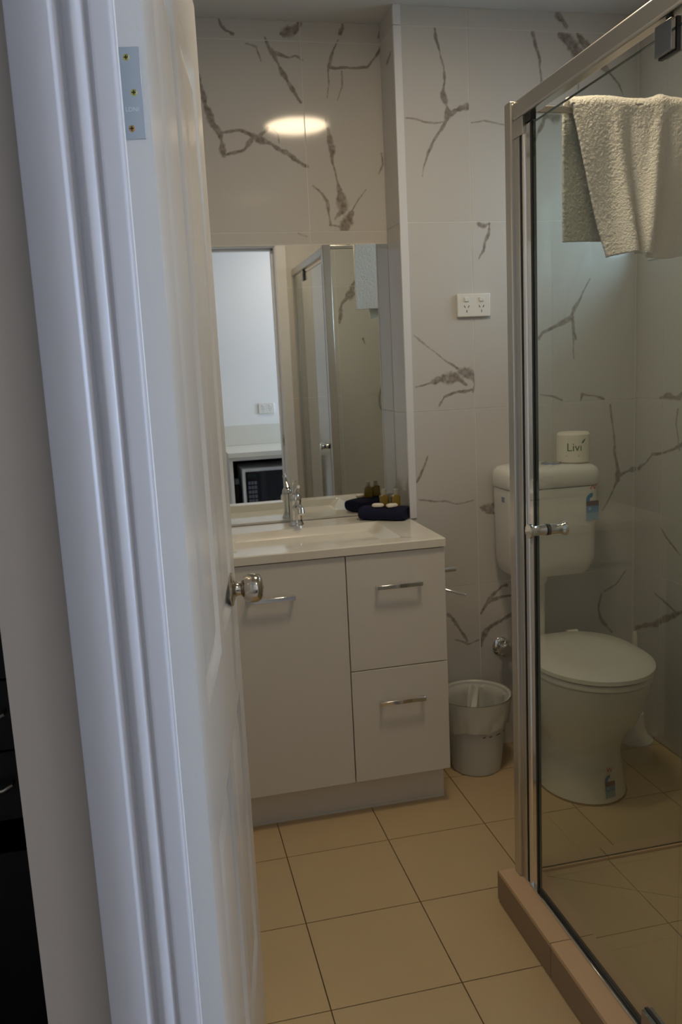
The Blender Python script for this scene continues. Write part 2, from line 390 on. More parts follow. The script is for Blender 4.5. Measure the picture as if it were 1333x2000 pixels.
# ---- tiled walls
VE = {}
def tiled(name, plane, c, sg, u0, u1, v0, v1, us, vs, holes=(), thick=.1, key=None):
    """plane 'y' or 'x' at coordinate c, tiles face sg; us / vs joint positions"""
    T = .009
    def bx(mb, a0, a1, b0, b1, d0, d1):
        if plane == 'y': return mb.box(a0, a1, c+sg*d0, c+sg*d1, b0, b1)
        return mb.box(c+sg*d0, c+sg*d1, a0, a1, b0, b1)
    mb = MB()
    rects = [(u0, u1, v0, v1)]
    for h in holes:
        nr = []
        for r in rects:
            if h[1] <= r[0] or h[0] >= r[1] or h[3] <= r[2] or h[2] >= r[3]: nr.append(r); continue
            if h[0] > r[0]: nr.append((r[0], h[0], r[2], r[3]))
            if h[1] < r[1]: nr.append((h[1], r[1], r[2], r[3]))
            a0, a1 = max(r[0], h[0]), min(r[1], h[1])
            if h[2] > r[2]: nr.append((a0, a1, r[2], h[2]))
            if h[3] < r[3]: nr.append((a0, a1, h[3], r[3]))
        rects = nr
    for r in rects: bx(mb, r[0], r[1], r[2], r[3], -thick, -.0012)
    w = struct(obj(name, mb, M_GROUT, smooth=False))
    U = sorted(set([u0, u1]+[u for u in us if u0+.005 < u < u1-.005])); V = sorted(set([v0, v1]+[v for v in vs if v0+.005 < v < v1-.005]))
    tiles = []
    for a in range(len(U)-1):
        for b in range(len(V)-1):
            rr = [(U[a]+.0014, U[a+1]-.0014, V[b]+.0014, V[b+1]-.0014)]
            for h in holes:
                nr = []
                for r in rr:
                    if h[1] <= r[0] or h[0] >= r[1] or h[3] <= r[2] or h[2] >= r[3]: nr.append(r); continue
                    if h[0] > r[0]: nr.append((r[0], h[0], r[2], r[3]))
                    if h[1] < r[1]: nr.append((h[1], r[1], r[2], r[3]))
                    a0, a1 = max(r[0], h[0]), min(r[1], h[1])
                    if h[2] > r[2]: nr.append((a0, a1, r[2], h[2]))
                    if h[3] < r[3]: nr.append((a0, a1, h[3], r[3]))
                rr = nr
            if not rr: continue
            if len(rr) == 1:
                r = rr[0]
                if plane == 'y': t = piece('tile', r[0], r[1], min(c, c-sg*T), max(c, c-sg*T), r[2], r[3], M_TILE, w)
                else: t = piece('tile', min(c, c-sg*T), max(c, c-sg*T), r[0], r[1], r[2], r[3], M_TILE, w)
            else:
                m2 = MB()
                for r in rr: bx(m2, r[0], r[1], r[2], r[3], -T, 0)
                t = obj('tile', m2, M_TILE, w, smooth=False)
            tiles.append((U[a], U[a+1], V[b], V[b+1], t))
    S = .0021; per = {}
    for line in VEINS.get(key, []):
        for i in range(len(line)-1):
            (a0, b0, w0), (a1, b1, w1) = line[i], line[i+1]
            n = max(1, int(math.hypot(a1-a0, b1-b0)/(S*.8)))
            for q in range(n+1):
                t = q/n; u = a0+(a1-a0)*t; v = b0+(b1-b0)*t; wd = max(w0+(w1-w0)*t, 2.0)*.001
                nz = mnoise.noise_vector((u*26, v*26, .3)); j = min(.006, .0018+wd*.25)
                u += nz.x*j; v += nz.y*j
                k = None
                for kk, tt in enumerate(tiles):
                    if tt[0] < u < tt[1] and tt[2] < v < tt[3]: k = kk; break
                if k is None: continue
                R = wd*.50*(1+.9*mnoise.noise((u*30, v*30, 7.1))+.4*mnoise.noise((u*90, v*90, 1.1)))+.0010; R = max(R, .0014); al = min(1, .5+wd/.013)
                g = per.setdefault(k, {})
                iu, iv, m = int(u/S), int(v/S), int(R/S)+2
                for x in range(iu-m, iu+m+1):
                    for y in range(iv-m, iv+m+1):
                        d = math.hypot(x*S-u, y*S-v)/R
                        if d < 1.25:
                            val = (1.25-d)*2.1+.55*mnoise.noise((x*S*95, y*S*95, 2.2))-.25
                            val = min(1, max(0, val))*al
                            if val > g.get((x, y), 0): g[(x, y)] = val
    for k, g in per.items():
        U0, U1, V0, V1, t = tiles[k]
        cells = set()
        for (x, y) in g:
            for dx in (0, -1):
                for dy in (0, -1): cells.add((x+dx, y+dy))
        idx = {}; mb = MB(); at = []
        def node(x, y):
            if (x, y) not in idx:
                idx[(x, y)] = len(mb.v); u = cl(x*S, U0+.0012, U1-.0012); v = cl(y*S, V0+.0012, V1-.0012)
                mb.v.append((u, c+sg*.00015, v) if plane == 'y' else (c+sg*.00015, u, v)); at.append(g.get((x, y), 0.0))
            return idx[(x, y)]
        for (x, y) in cells:
            if U0 < (x+.5)*S < U1 and V0 < (y+.5)*S < V1:
                mb.f.append((node(x, y), node(x+1, y), node(x+1, y+1), node(x, y+1)))
        if not mb.f: continue
        mb.attr = at
        v = obj('vein', mb, M_VEIN, t, smooth=False); v['kind'] = 'stuff'
    return w
VS = [.0, .612, 1.224, 1.832, 2.417]
tiled('wall_niche', 'y', ND, -1, XL, 0, 0, ZC, [-.268, -.868], VS, key='niche', thick=.1)
tiled('wall_back', 'y', 0., -1, .0, XR+.1, 0, ZC, [.24, .84], VS, key='back', thick=ND+.1)
tiled('wall_niche_side', 'x', -.004, -1, .0, ND, 0, ZC, [], VS, key='return', thick=.004)
WIN = (-.86, -.06, 1.70, 2.075)
tiled('wall_right', 'x', XR, -1, YF-.06, 0, 0, ZC, [-.155, -.755, -1.355], VS, holes=[WIN], key='right', thick=.1)
tiled('wall_left', 'x', XL, 1, YF-.06, ND+.1, 0, ZC, [-.46, -1.06], VS, thick=.1)
DX0, DX1, DZ = -.834, -.104, 2.05        # door opening
tiled('wall_front', 'y', YF, 1, XL, XR, 0, ZC, [.235, -.05], VS, holes=[(DX0-.02, DX1+.02, 0, DZ+.02)], key='front', thick=.06)
struct(obj('wall_hall', (lambda m: [m.box(-.992, DX0-.02, YO, YF-.06, 0, 2.45), m.box(DX1+.02, 2.6, YO, YF-.06, 0, 2.45), m.box(DX0-.02, DX1+.02, YO, YF-.06, DZ+.02, 2.45)] and m)(MB()), M_HALL, smooth=False))
struct(obj('wall_hall_side', MB().box(-.992, -.984, YO+.001, -.4, 0, 2.45), M_HALL, smooth=False))
struct(obj('wall_nook_end', MB().box(-1.95, -1.0, -.5, -.4, 0, 2.45), M_PAINT, smooth=False))
struct(obj('wall_nook_side', MB().box(-2.0, -1.95, -3.25, -.4, 0, 2.45), M_PAINT, smooth=False))
struct(obj('wall_kitchen', MB().box(-1.95, 2.6, -3.3, -3.2, 0, 2.45), M_KWALL, smooth=False))
KW = (-2.75, -1.95, .4, 2.1)
wk = MB()
wk.box(2.55, 2.65, -3.25, KW[0], 0, 2.45); wk.box(2.55, 2.65, KW[1], YF, 0, 2.45); wk.box(2.55, 2.65, KW[0], KW[1], 0, KW[2]); wk.box(2.55, 2.65, KW[0], KW[1], KW[3], 2.45)
struct(obj('wall_kitchen_side', wk, M_KWALL, smooth=False))
struct(obj('ceiling', MB().box(XL-.1, XR+.1, YF-.06, ND+.1, ZC, ZC+.08), M_CEIL, smooth=False))
struct(obj('ceiling', MB().box(-2.0, 2.65, -3.3, YF-.06, 2.45, 2.53), M_CEIL, smooth=False))
struct(obj('ceiling', MB().box(-2.0, -1.0, YF-.06, -.4, 2.45, 2.53), M_CEIL, smooth=False))

# ---- corner strip of the niche, in two lengths
ct = sempty('trim_1', (.01, 0, 0))
obj('strip', MB().box(-.0055, .020, -.004, .006, .866, 2.416), M_GLOSS, ct, bevel=.0012)
obj('strip', MB().box(-.0055, .020, -.004, .006, 2.418, ZC), M_GLOSS, ct, bevel=.0012)
obj('strip', MB().box(-.0055, .020, -.004, .006, 0, .83), M_GLOSS, ct, bevel=.0012)

# ---- bathroom window in the right wall
wn = sempty('window_1', (XR+.05, (WIN[0]+WIN[1])/2, WIN[2]))
fr = MB(); y0, y1, z0, z1 = WIN
for a in ((y0, y0+.035, z0, z1), (y1-.035, y1, z0, z1), (y0, y1, z1-.035, z1), (y0, y1, z0, z0+.014)): fr.box(XR+.03, XR+.08, *a)
obj('window_frame', fr, M_GLOSS, wn, bevel=.002, smooth=False)
ym = (y0+y1)/2
obj('sash_stile', MB().box(XR+.04, XR+.07, ym-.018, ym+.018, z0+.014, z1-.035), M_GLOSS, wn, bevel=.002)
obj('pane', MB().box(XR+.052, XR+.056, y0+.03, ym-.01, z0+.012, z1-.03), M_WGLASS, wn, smooth=False)
obj('pane', MB().box(XR+.058, XR+.062, ym+.01, y1-.03, z0+.012, z1-.03), M_WGLASS, wn, smooth=False)
obj('sill', MB().box(XR-.004, XR+.085, y0, y1, z0-.012, z0), M_GLOSS, wn, bevel=.002)
obj('reveal', (lambda m: [m.box(XR, XR+.03, y0-.001, y0+.006, z0, z1), m.box(XR, XR+.03, y1-.006, y1+.001, z0, z1), m.box(XR, XR+.03, y0, y1, z1-.006, z1+.001)] and m)(MB()), M_GLOSS, wn, smooth=False)
struct(obj('wall_neighbour', MB().box(2.9, 3.0, -1.5, 2.5, 0, 3.2), M_OUT, smooth=False))
struct(obj('trim_2', MB().box(XR+.1, XR+.62, -1.6, .8, 2.38, 2.42), M_SOFFIT, smooth=False))

# ---- kitchen window (behind and to the right of the camera)
w2 = sempty('window_2', (2.6, -2.35, KW[2]))
fr = MB()
for a in ((KW[0], KW[0]+.05, KW[2], KW[3]), (KW[1]-.05, KW[1], KW[2], KW[3]), (KW[0], KW[1], KW[3]-.05, KW[3]), (KW[0], KW[1], KW[2], KW[2]+.05)): fr.box(2.57, 2.63, *a)
obj('window_frame', fr, M_GLOSS, w2, smooth=False)
obj('pane', MB().box(2.598, 2.602, KW[0]+.04, KW[1]-.04, KW[2]+.04, KW[3]-.04), M_WGLASS, w2, smooth=False)

# ---- door frame: linings, stops and moulded architraves
PROF = [(0, 0), (0, .018), (.002, .0196), (.0355, .0212), (.0372, .0202), (.043, .0122), (.0445, .0112), (.0462, .0114), (.0485, .0142), (.0515, .0178), (.0535, .0188), (.0560, .0184), (.060, .0166),
        (.064, .0130), (.0655, .0114), (.0668, .0112), (.0685, .0130), (.0700, .0142), (.0715, .0142), (.073, .0140), (.086, .0112), (.088, .0106), (.0895, .0085), (.09, .0)]
def arch(name, parent, outer, sgn, face, z0, z1, d, top=None, scale=1.0):
    """vertical architrave with mitred head; outer edge x, runs towards sgn"""
    rings = []
    for z in (z0, z1):
        rings.append([(outer+sgn*u*scale, face+d*h, (z if z == z0 else z-u*scale)) for u, h in PROF])
    return obj(name, MB().loft(rings), M_CASING, parent, smooth=True)
fr1 = sempty('trim_3', (DX0, YO, 0))
arch('architrave', fr1, -.9265, 1, YO, 0, DZ+.09, -1)
arch('architrave', fr1, -.0115, -1, YO, 0, DZ+.09, -1)
hd = [[(x, YO-h, DZ+.09-u) for u, h in PROF] for x in (-.9265, -.0115)]
hd[0] = [(p[0]+PROF[i][0], p[1], p[2]) for i, p in enumerate(hd[0])]; hd[1] = [(p[0]-PROF[i][0], p[1], p[2]) for i, p in enumerate(hd[1])]
obj('architrave', MB().loft(hd), M_CASING, fr1)
obj('jamb', MB().box(DX0-.019, DX0, YO, YF+.004, 0, DZ), M_GLOSS, fr1, bevel=.001)
jr = obj('jamb', MB().box(DX1, DX1+.019, YO, YF+.004, 0, DZ), M_GLOSS, fr1, bevel=.001)
obj('jamb_head', MB().box(DX0-.019, DX1+.019, YO, YF+.004, DZ, DZ+.019), M_GLOSS, fr1, bevel=.001)
obj('door_stop', MB().box(DX1-.012, DX1, YO+.03, YO+.07, 0, DZ), M_GLOSS, fr1, bevel=.002)
obj('door_stop', MB().box(DX0, DX1, YO+.03, YO+.07, DZ-.012, DZ), M_GLOSS, fr1, bevel=.002)
obj('strike_plate', MB().box(DX1-.0015, DX1+.001, -1.79, -1.765, .955, 1.02), M_NICKEL, jr, bevel=.0005)
obj('latch_hole', MB().box(DX1-.0022, DX1+.0005, -1.785, -1.770, .975, 1.0), M_DARK, jr)
for (xa, xb) in ((DX0-.055, DX0-.005), (DX1+.005, DX1+.062)):
    obj('inner_architrave', MB().box(xa, xb, YF, YF+.014, 0, DZ+.055), M_GLOSS, fr1, bevel=.004)
obj('inner_architrave', MB().box(DX0-.055, DX1+.062, YF, YF+.014, DZ+.005, DZ+.055), M_GLOSS, fr1, bevel=.004)

# ---- the open door: local frame, x = across thickness (0 = seen face, negative inwards), y = along width
DW, DH, DT = .720, 2.030, .035
door = sempty('door_1', (-.8068, -1.7445, .008), -math.radians(8.9))
tc = [0, .095, .330, .390, .625, DW]; zc = [0, .215, .765, .945, 1.895, DH]
lf = MB()
for i in range(5):
    for j in range(5):
        if i in (1, 3) and j in (1, 3): continue
        for x in (0, -DT):
            lf.add([(x, tc[i], zc[j]), (x, tc[i+1], zc[j]), (x, tc[i+1], zc[j+1]), (x, tc[i], zc[j+1])], [(0, 1, 2, 3)])
lf.add([(0, 0, 0), (-DT, 0, 0), (-DT, 0, DH), (0, 0, DH)], [(0, 1, 2, 3)]); lf.add([(0, DW, 0), (-DT, DW, 0), (-DT, DW, DH), (0, DW, DH)], [(0, 1, 2, 3)])
lf.add([(0, 0, 0), (-DT, 0, 0), (-DT, DW, 0), (0, DW, 0)], [(0, 1, 2, 3)]); lf.add([(0, 0, DH), (-DT, 0, DH), (-DT, DW, DH), (0, DW, DH)], [(0, 1, 2, 3)])
leaf = obj('door_leaf', lf, M_DOOR, door, local=True, smooth=False)
def dpanel(i, j):
    mb = MB(); t0, t1, z0, z1 = tc[i], tc[i+1], zc[j], zc[j+1]
    R = [(0, 0), (.003, .001), (.010, .0085), (.014, .0095), (.020, .0095), (.026, .008), (.052, .002), (.056, .0015)]
    for sgn, x0 in ((-1, 0), (1, -DT)):
        rings = [[(x0+sgn*d, t0+s_, z0+s_), (x0+sgn*d, t1-s_, z0+s_), (x0+sgn*d, t1-s_, z1-s_), (x0+sgn*d, t0+s_, z1-s_)] for s_, d in R]
        o = len(mb.v); mb.v += [p for r in rings for p in r]
        for k in range(len(R)-1):
            for q in range(4): mb.f.append((o+k*4+q, o+k*4+(q+1) % 4, o+(k+1)*4+(q+1) % 4, o+(k+1)*4+q))
        mb.f.append(tuple(o+(len(R)-1)*4+q for q in range(4)))
    return obj('panel', mb, M_DOOR, door, local=True, smooth=True)
for i in (1, 3):
    for j in (1, 3): dpanel(i, j)
# hinge leaf screwed to the door edge
ZH0, ZH1 = 1.6205, 1.7100
hg = obj('hinge_plate', MB().box(-.0345, -.0065, -.0012, .0005, ZH0, ZH1), M_HINGE, door, local=True, bevel=.0004)
for (sx, sz, m) in ((-.0205, 1.7000, M_BRASS), (-.0155, 1.6660, M_BRASS), (-.0205, 1.6310, M_RUST)):
    s = obj('screw', MB().lathe([(0, .0016), (.0012, .0017), (.0034, .0012), (.0041, .0004)], (sx, 0, sz), '-y', 20), m, hg, local=True)
    c = MB().box(sx-.0021, sx+.0021, -.00195, -.0014, sz-.00055, sz+.00055); c.box(sx-.00055, sx+.00055, -.0019, -.0014, sz-.0021, sz+.0021)
    obj('screw_cross', c, M_DARK, hg, local=True, smooth=False)
tv, tf = text_mesh('LDNI', .0062)
mb = MB().add([(p[0]*1.0-.0185, -.0014, p[1]+1.6495) for p in tv], tf)
obj('stamped_letters', mb, M_WHITEP, hg, local=True, smooth=False)
obj('hinge_knuckle', MB().cyl((-.0375, -.002, ZH0), .0055, ZH1-ZH0, 'z', 16), M_HINGE, door, local=True)
# knobs both sides
KN = [(0.0, .0), (.031, .0), (.0315, .002), (.030, .0045), (.024, .006), (.015, .009), (.0125, .013), (.0122, .019), (.0165, .0215), (.0235, .026), (.0268, .033), (.0275, .041), (.0268, .049), (.0235, .0555), (.017, .0592), (.008, .0605), (0, .0607)]
KY, KZ = .592, .977
kb = obj('door_knob', MB().lathe(KN, (0, KY, KZ), 'x', 40), M_NICKEL, door, local=True)
obj('keyhole', MB().cyl((.0603, KY, KZ), .003, .0006, 'x', 12), M_DARK, kb, local=True)
obj('door_knob', MB().lathe(KN, (-DT, KY, KZ), '-x', 40), M_NICKEL, door, local=True)
hg.children[2]['label'] = 'rusty orange screw at the bottom of the hinge plate'
obj('latch_plate', MB().box(-.029, -.006, DW-.0004, DW+.0012, KZ-.028, KZ+.028), M_NICKEL, door, local=True, bevel=.0004)

# ================================================================== VANITY
VX0, VX1, VF = -.755, -.006, -.345
va = thing('vanity_unit', 'white laminate vanity cabinet with one door and two drawers under the basin', 'cabinet', (-.38, -.1, 0))
cb = MB(); cb.box(VX0, VX0+.016, VF+.018, .10, .12, .838); cb.box(VX1-.016, VX1, VF+.018, .10, .12, .838)
cb.box(VX0+.016, VX1-.016, VF+.018, .10, .12, .136); cb.box(VX0+.016, VX1-.016, .085, .10, .136, .838); cb.box(-.322, -.306, VF+.018, .085, .136, .80)
obj('carcass', cb, M_LAM, va, smooth=False)
obj('kickboard', MB().box(VX0+.004, VX1-.004, -.286, -.27, 0, .12), M_LAM, va)
obj('kickboard', MB().box(VX1-.02, VX1-.004, -.27, .09, 0, .12), M_LAM, va)
obj('kick_seal', MB().box(VX0+.004, VX1-.004, -.2885, -.286, 0, .008), M_PLASTIC, va)
def handle(parent, xc, z, w=.142):
    b = MB().box(xc-w/2, xc+w/2, VF-.024, VF-.018, z-.0065, z+.0065)
    b.box(xc-w/2, xc-w/2+.011, VF-.018, VF, z-.005, z+.005); b.box(xc+w/2-.011, xc+w/2, VF-.018, VF, z-.005, z+.005)
    return obj('handle', b, M_CHROME, parent, bevel=.0012)
d = obj('door', MB().box(VX0, -.3148, VF, VF+.017, .1235, .836), M_LAM, va, bevel=.0012); handle(d, -.5415, .7335)
d = obj('drawer', MB().box(-.3118, VX1, VF, VF+.017, .4805, .836), M_LAM, va, bevel=.0012); handle(d, -.155, .736)
d = obj('drawer', MB().box(-.3118, VX1, VF, VF+.017, .1235, .4775), M_LAM, va, bevel=.0012); handle(d, -.157, .3735)

# ---- basin top, one moulded slab with a sloping rectangular bowl
ZT = .866
bs = MB()
X0, X1, Y0, Y1 = VX0-.003, VX1+.003, -.352, .1345
bx0, bx1, by0, by1 = -.635, -.122, -.290, .002
def rr(x0, x1, y0, y1, z, r, n=5):
    o = []
    for cx, cy, a in ((x1-r, y1-r, 0), (x0+r, y1-r, 90), (x0+r, y0+r, 180), (x1-r, y0+r, 270)):
        for k in range(n+1):
            t = math.radians(a+90*k/n); o.append((cx+r*math.cos(t), cy+r*math.sin(t), z))
    return o
rings = [rr(X0, X1, Y0, Y1, ZT-.026, .004), rr(X0, X1, Y0, Y1, ZT-.003, .004), rr(X0+.003, X1-.003, Y0+.003, Y1-.003, ZT, .004),
         rr(bx0, bx1, by0, by1, ZT, .012), rr(bx0+.004, bx1-.004, by0+.004, by1-.004, ZT-.004, .012),
         rr(bx0+.05, bx1-.085, by0+.03, by1-.03, ZT-.055, .03), rr(bx0+.09, bx1-.125, by0+.05, by1-.05, ZT-.085, .035), rr(bx0+.12, bx1-.16, by0+.07, by1-.07, ZT-.092, .035)]
bs.loft(rings)
bt = tag(obj('washbasin', bs, M_BASIN, smooth=True, base=(-.38, -.1, ZT-.026)), 'cream white moulded vanity top with a rectangular sunken basin', 'washbasin')
obj('drain', MB().lathe([(.0, .004), (.016, .004), (.021, .0025), (.022, 0)], (-.39, -.145, ZT-.092), 'z', 24), M_CHROME, bt)
obj('overflow', MB().lathe([(0, .002), (.009, .002), (.011, 0)], (-.385, -.0235, ZT-.042), '-y', 18), M_CHROME, bt)

# ---- mixer tap
tp = thing('basin_mixer', 'chrome single lever mixer tap on the basin ledge before the mirror', 'tap', (-.384, .072, ZT))
obj('body', MB().lathe([(.0245, 0), (.0245, .004), (.0215, .008), (.0205, .02), (.0195, .075), (.021, .085), (.0205, .098), (.015, .106), (0, .108)], (-.384, .072, ZT), 'z', 32), M_CHROME, tp)
obj('spout', MB().tube([(-.384, .066, ZT+.058), (-.384, .03, ZT+.066), (-.384, -.005, ZT+.068), (-.384, -.026, ZT+.064), (-.384, -.032, ZT+.052)], [.0135, .013, .0125, .012, .0115], 16), M_CHROME, tp)
lv = obj('lever', MB().tube([(-.384, .072, ZT+.106), (-.384, .050, ZT+.118), (-.384, .020, ZT+.132), (-.384, -.008, ZT+.140)], [.010, .0075, .006, .0055], 12), M_CHROME, tp)
obj('lever', MB().tube([(-.392, .07, ZT+.103), (-.392, .075, ZT+.132), (-.390, .062, ZT+.150), (-.384, .045, ZT+.152)], [.0042, .004, .004, .004], 10), M_CHROME, tp)

# ---- mirror
mr = thing('wall_mirror', 'frameless rectangular mirror on the tiled niche wall above the basin', 'mirror', (-.305, ND-.003, .872))
obj('mirror_glass', MB().box(-.604, -.0048, ND-.006, ND-.0005, .872, 1.7885), M_MIRROR, mr, smooth=False)
obj('edge', MB().box(-.6085, -.604, ND-.0062, ND-.0005, .872, 1.7885), M_MEDGE, mr, smooth=False)
obj('silicone_bead', MB().box(-.6085, -.0048, ND-.0075, ND-.0005, .8655, .8725), M_PLASTIC, mr, smooth=False)
obj('edge', MB().box(-.6085, -.0048, ND-.0062, ND-.0005, 1.7885, 1.7905), M_PLASTIC, mr, smooth=False)

# ---- folded navy cloth with toiletries
nv = thing('face_towel', 'navy blue face cloth rolled up on the right end of the basin top', 'towel', (-.083, .035, ZT), math.radians(-33))
def roll_ring(x, k=1.0):
    x *= 1.1; k2 = 1.12
    o = []
    for i in range(28):
        a = 2*math.pi*i/28; c, s_ = math.cos(a), math.sin(a)
        o.append((x, .040*k2*k*math.copysign(abs(c)**.8, c), .0225+.0225*k*math.copysign(abs(s_)**.75, s_)+(.0015*math.sin(3*a) if k == 1 else 0)))
    return o
obj('rolled_cloth', MB().loft([roll_ring(-.076, .55), roll_ring(-.078, .8), roll_ring(-.073, .97), roll_ring(-.05), roll_ring(-.015), roll_ring(.02), roll_ring(.05), roll_ring(.070, .97), roll_ring(.074, .8), roll_ring(.070, .55)]), M_NAVY, nv, local=True)
sp = []
for i in range(40):
    a = i*.36; r = .004+.0011*i*.75; sp.append((.0735, r*math.cos(a)*1.05, .0225+min(.019, r*.6)*math.sin(a)))
obj('spiral_edge', MB().tube(sp, .0022, 6), M_NAVY, nv, local=True)
obj('folded_flap', MB().grid(10, 6, lambda u, v: (-.074+.146*u, -.032-.010*math.sin(v*1.5), .040-.034*v+.0015*math.sin(u*14))), M_NAVY, nv, local=True)
def soap(x, y, rz, lab):
    o = obj('soap_bar', MB().loft([ell(0, 0, .017, .011, 0, 24, 2.6), ell(0, 0, .0205, .0135, .003, 24, 2.6), ell(0, 0, .0205, .0135, .008, 24, 2.6), ell(0, 0, .016, .0095, .0112, 24, 2.6)]), M_SOAP, None, local=True)
    o.location = (x, y, ZT+.045); o.rotation_euler = (0, 0, rz); tag(o, lab, 'soap', 'guest soaps on the navy cloth'); return o
soap(-.108, .030, -.5, 'small pale soap bar on the navy cloth, nearer the tap')
soap(-.066, .004, .25, 'small pale soap bar on the navy cloth, in front of the amber bottle')
def bottle(x, y, lab):
    b = thing('toiletry_bottle', lab, 'bottle', (x, y, ZT+.0445), 0, 'miniature bottles on the navy cloth')
    z0 = ZT+.0445
    obj('liquid', MB().loft([rr(x-.0155, x+.0155, y-.010, y+.010, z0+z, .005, 4) for z in (0, .034)]+[rr(x-.009, x+.009, y-.007, y+.007, z0+.039, .004, 4)]), M_AMBER, b)
    obj('cap', MB().cyl((x, y, z0+.039), .0088, .019, 'z', 18), M_CAP, b)
bottle(-.083, .040, 'miniature amber bottle with clear cap on the navy cloth, left of its twin')
bottle(-.048, .020, 'miniature amber bottle with clear cap on the navy cloth, by the niche corner')

# ================================================================== WALL FITTINGS
def outlet(name, label, x, y, z, face):
    """double outlet plate 0.115 x 0.075 facing -y (face=-1) or +y"""
    p = thing(name, label, 'power outlet', (x, y, z))
    s = face
    obj('plate', MB().box(x-.0585, x+.0585, y, y+s*.011, z-.0375, z+.0375), M_PLASTIC, p, bevel=.003)
    for k in (-1, 1):
        sx = x+k*.026
        obj('switch', MB().box(sx-.008, sx+.008, y+s*.011, y+s*.0145, z+.012, z+.026), M_PLASTIC, p, bevel=.0015)
        h = MB()
        for dx, dz, a in ((-.007, -.004, .5), (.007, -.004, -.5), (0, -.019, 0)):
            ca, sa = math.cos(a), math.sin(a); q = [(-.0011, -.004), (.0011, -.004), (.0011, .004), (-.0011, .004)]
            q = [(u*ca-v*sa, u*sa+v*ca) for u, v in q]
            h.loft([[(sx+dx+u, y+s*.0108, z+dz+v) for u, v in q], [(sx+dx+u, y+s*.0115, z+dz+v) for u, v in q]])
        obj('socket', h, M_DARK, p, smooth=False)
    return p
outlet('power_outlet', 'white double power outlet on the marble tiled wall beside the shower screen', .2385, 0, 1.565, -1)

# stop valve
sv = thing('stop_valve', 'round chrome stop valve on the back wall above the waste bin', 'valve', (.318, 0, .375))
obj('flange', MB().lathe([(.034, 0), (.034, .004), (.028, .010), (.018, .014), (.0, .015)], (.318, 0, .375), '-y', 28), M_CHROME, sv)
obj('valve_body', MB().cyl((.318, -.012, .375), .011, -.032, 'y', 18), M_CHROME, sv)
obj('handwheel', MB().lathe([(.012, 0), (.024, .003), (.025, .012), (.02, .018), (0, .020)], (.318, -.042, .375), '-y', 24), M_CHROME, sv)
obj('hose', MB().tube([(.330, -.025, .378), (.355, -.03, .40), (.362, -.05, .50), (.362, -.06, .655)], .006, 10), M_SATIN, sv)

# toilet paper holder on the side of the vanity
ph = thing('paper_holder', 'chrome toilet paper holder on the right side of the vanity', 'paper holder', (VX1, -.2, .70))
obj('post', MB().cyl((VX1, -.2, .727), .0085, .086, 'x', 18), M_CHROME, ph)
obj('rosette', MB().cyl((VX1-.002, -.2, .727), .02, .006, 'x', 24), M_CHROME, ph)
obj('roll_arm', MB().tube([(VX1-.002, -.2, .672), (.03, -.2, .668), (.075, -.235, .655), (.092, -.248, .652)], .0042, 10).lathe([(0, -.006), (.005, -.003), (.006, 0), (.005, .003), (0, .006)], (.094, -.249, .652), 'z', 12), M_CHROME, ph)

# ceiling light
LX, LY = -.09, -.93
lp = thing('ceiling_light', 'round flush ceiling light panel with a warm opal diffuser', 'ceiling light', (LX, LY, ZC-.02))
obj('base', MB().lathe([(.150, ZC), (.150, ZC-.016), (.146, ZC-.02), (.138, ZC-.02), (.138, ZC-.012)], (LX, LY, 0), 'z', 48, cap=False), M_PLASTIC, lp)
obj('diffuser', MB().lathe([(.138, ZC-.0165), (.0, ZC-.0175)], (LX, LY, 0), 'z', 48, cap=False), M_LAMPD, lp)

# ================================================================== WASTE BIN
bc = (.165, -.128)
wb = thing('waste_bin', 'small white round waste bin with a plastic liner between vanity and toilet', 'waste bin', (bc[0], bc[1], 0))
obj('bucket', MB().lathe([(.080, 0), (.084, .004), (.112, .236), (.113, .240), (.120, .240), (.120, .262), (.114, .2625), (.108, .24), (.081, .006), (0, .006)], (bc[0], bc[1], 0), 'z', 48), M_BIN, wb)
rl = random.Random(3)
def liner(u, v):
    a = 2*math.pi*u; zz = .266-.105*v+(.012*math.sin(a*1.0+2.2)+.004*math.sin(5*a)+.002*math.sin(13*a))*v
    r = .085+.037*(zz/.25)+.0018*math.sin(9*a+6*v)*v+.0012*math.sin(23*a)*v+.0015
    if v < .25: r = max(r, .1218)
    return (bc[0]+r*math.cos(a), bc[1]+r*math.sin(a), zz)
def liner_in(u, v):
    a = 2*math.pi*u; zz = .266-.235*v
    r = (.1218 if v < .03 else .106-.028*v)+.003*math.sin(7*a+5*v)*min(1, v*4)+.0015*math.sin(19*a+9*v)*min(1, v*4)
    return (bc[0]+r*math.cos(a), bc[1]+r*math.sin(a), zz)
obj('liner', MB().grid(72, 10, liner).grid(72, 12, liner_in), M_LINER, wb)
obj('liner_knot', MB().grid(6, 12, lambda u, v: (bc[0]+.030+.036*(u-.5)-.05*v+.004*math.sin(u*9), bc[1]+.085-.07*v-.02*v*v, .258-.14*v+.008*math.sin(u*6+v*5))), M_LINER, wb)
obj('printed_edge', (lambda m: [m.add([(bc[0]+(.0855+.0355*(z/.25)+.004)*math.cos(a), bc[1]+(.0855+.0355*(z/.25)+.004)*math.sin(a), z) for a, z in ((a0, z0), (a0+w, z0+.002), (a0+w, z0+.006), (a0, z0+.004))], [(0, 1, 2, 3)]) for a0, w, z0 in ((4.55, .09, .150), (4.75, .09, .150), (5.0, .16, .152), (5.28, .1, .156))] and m)(MB()), mat('liner_print', lin(96, 74, 74), .5), wb, smooth=False)

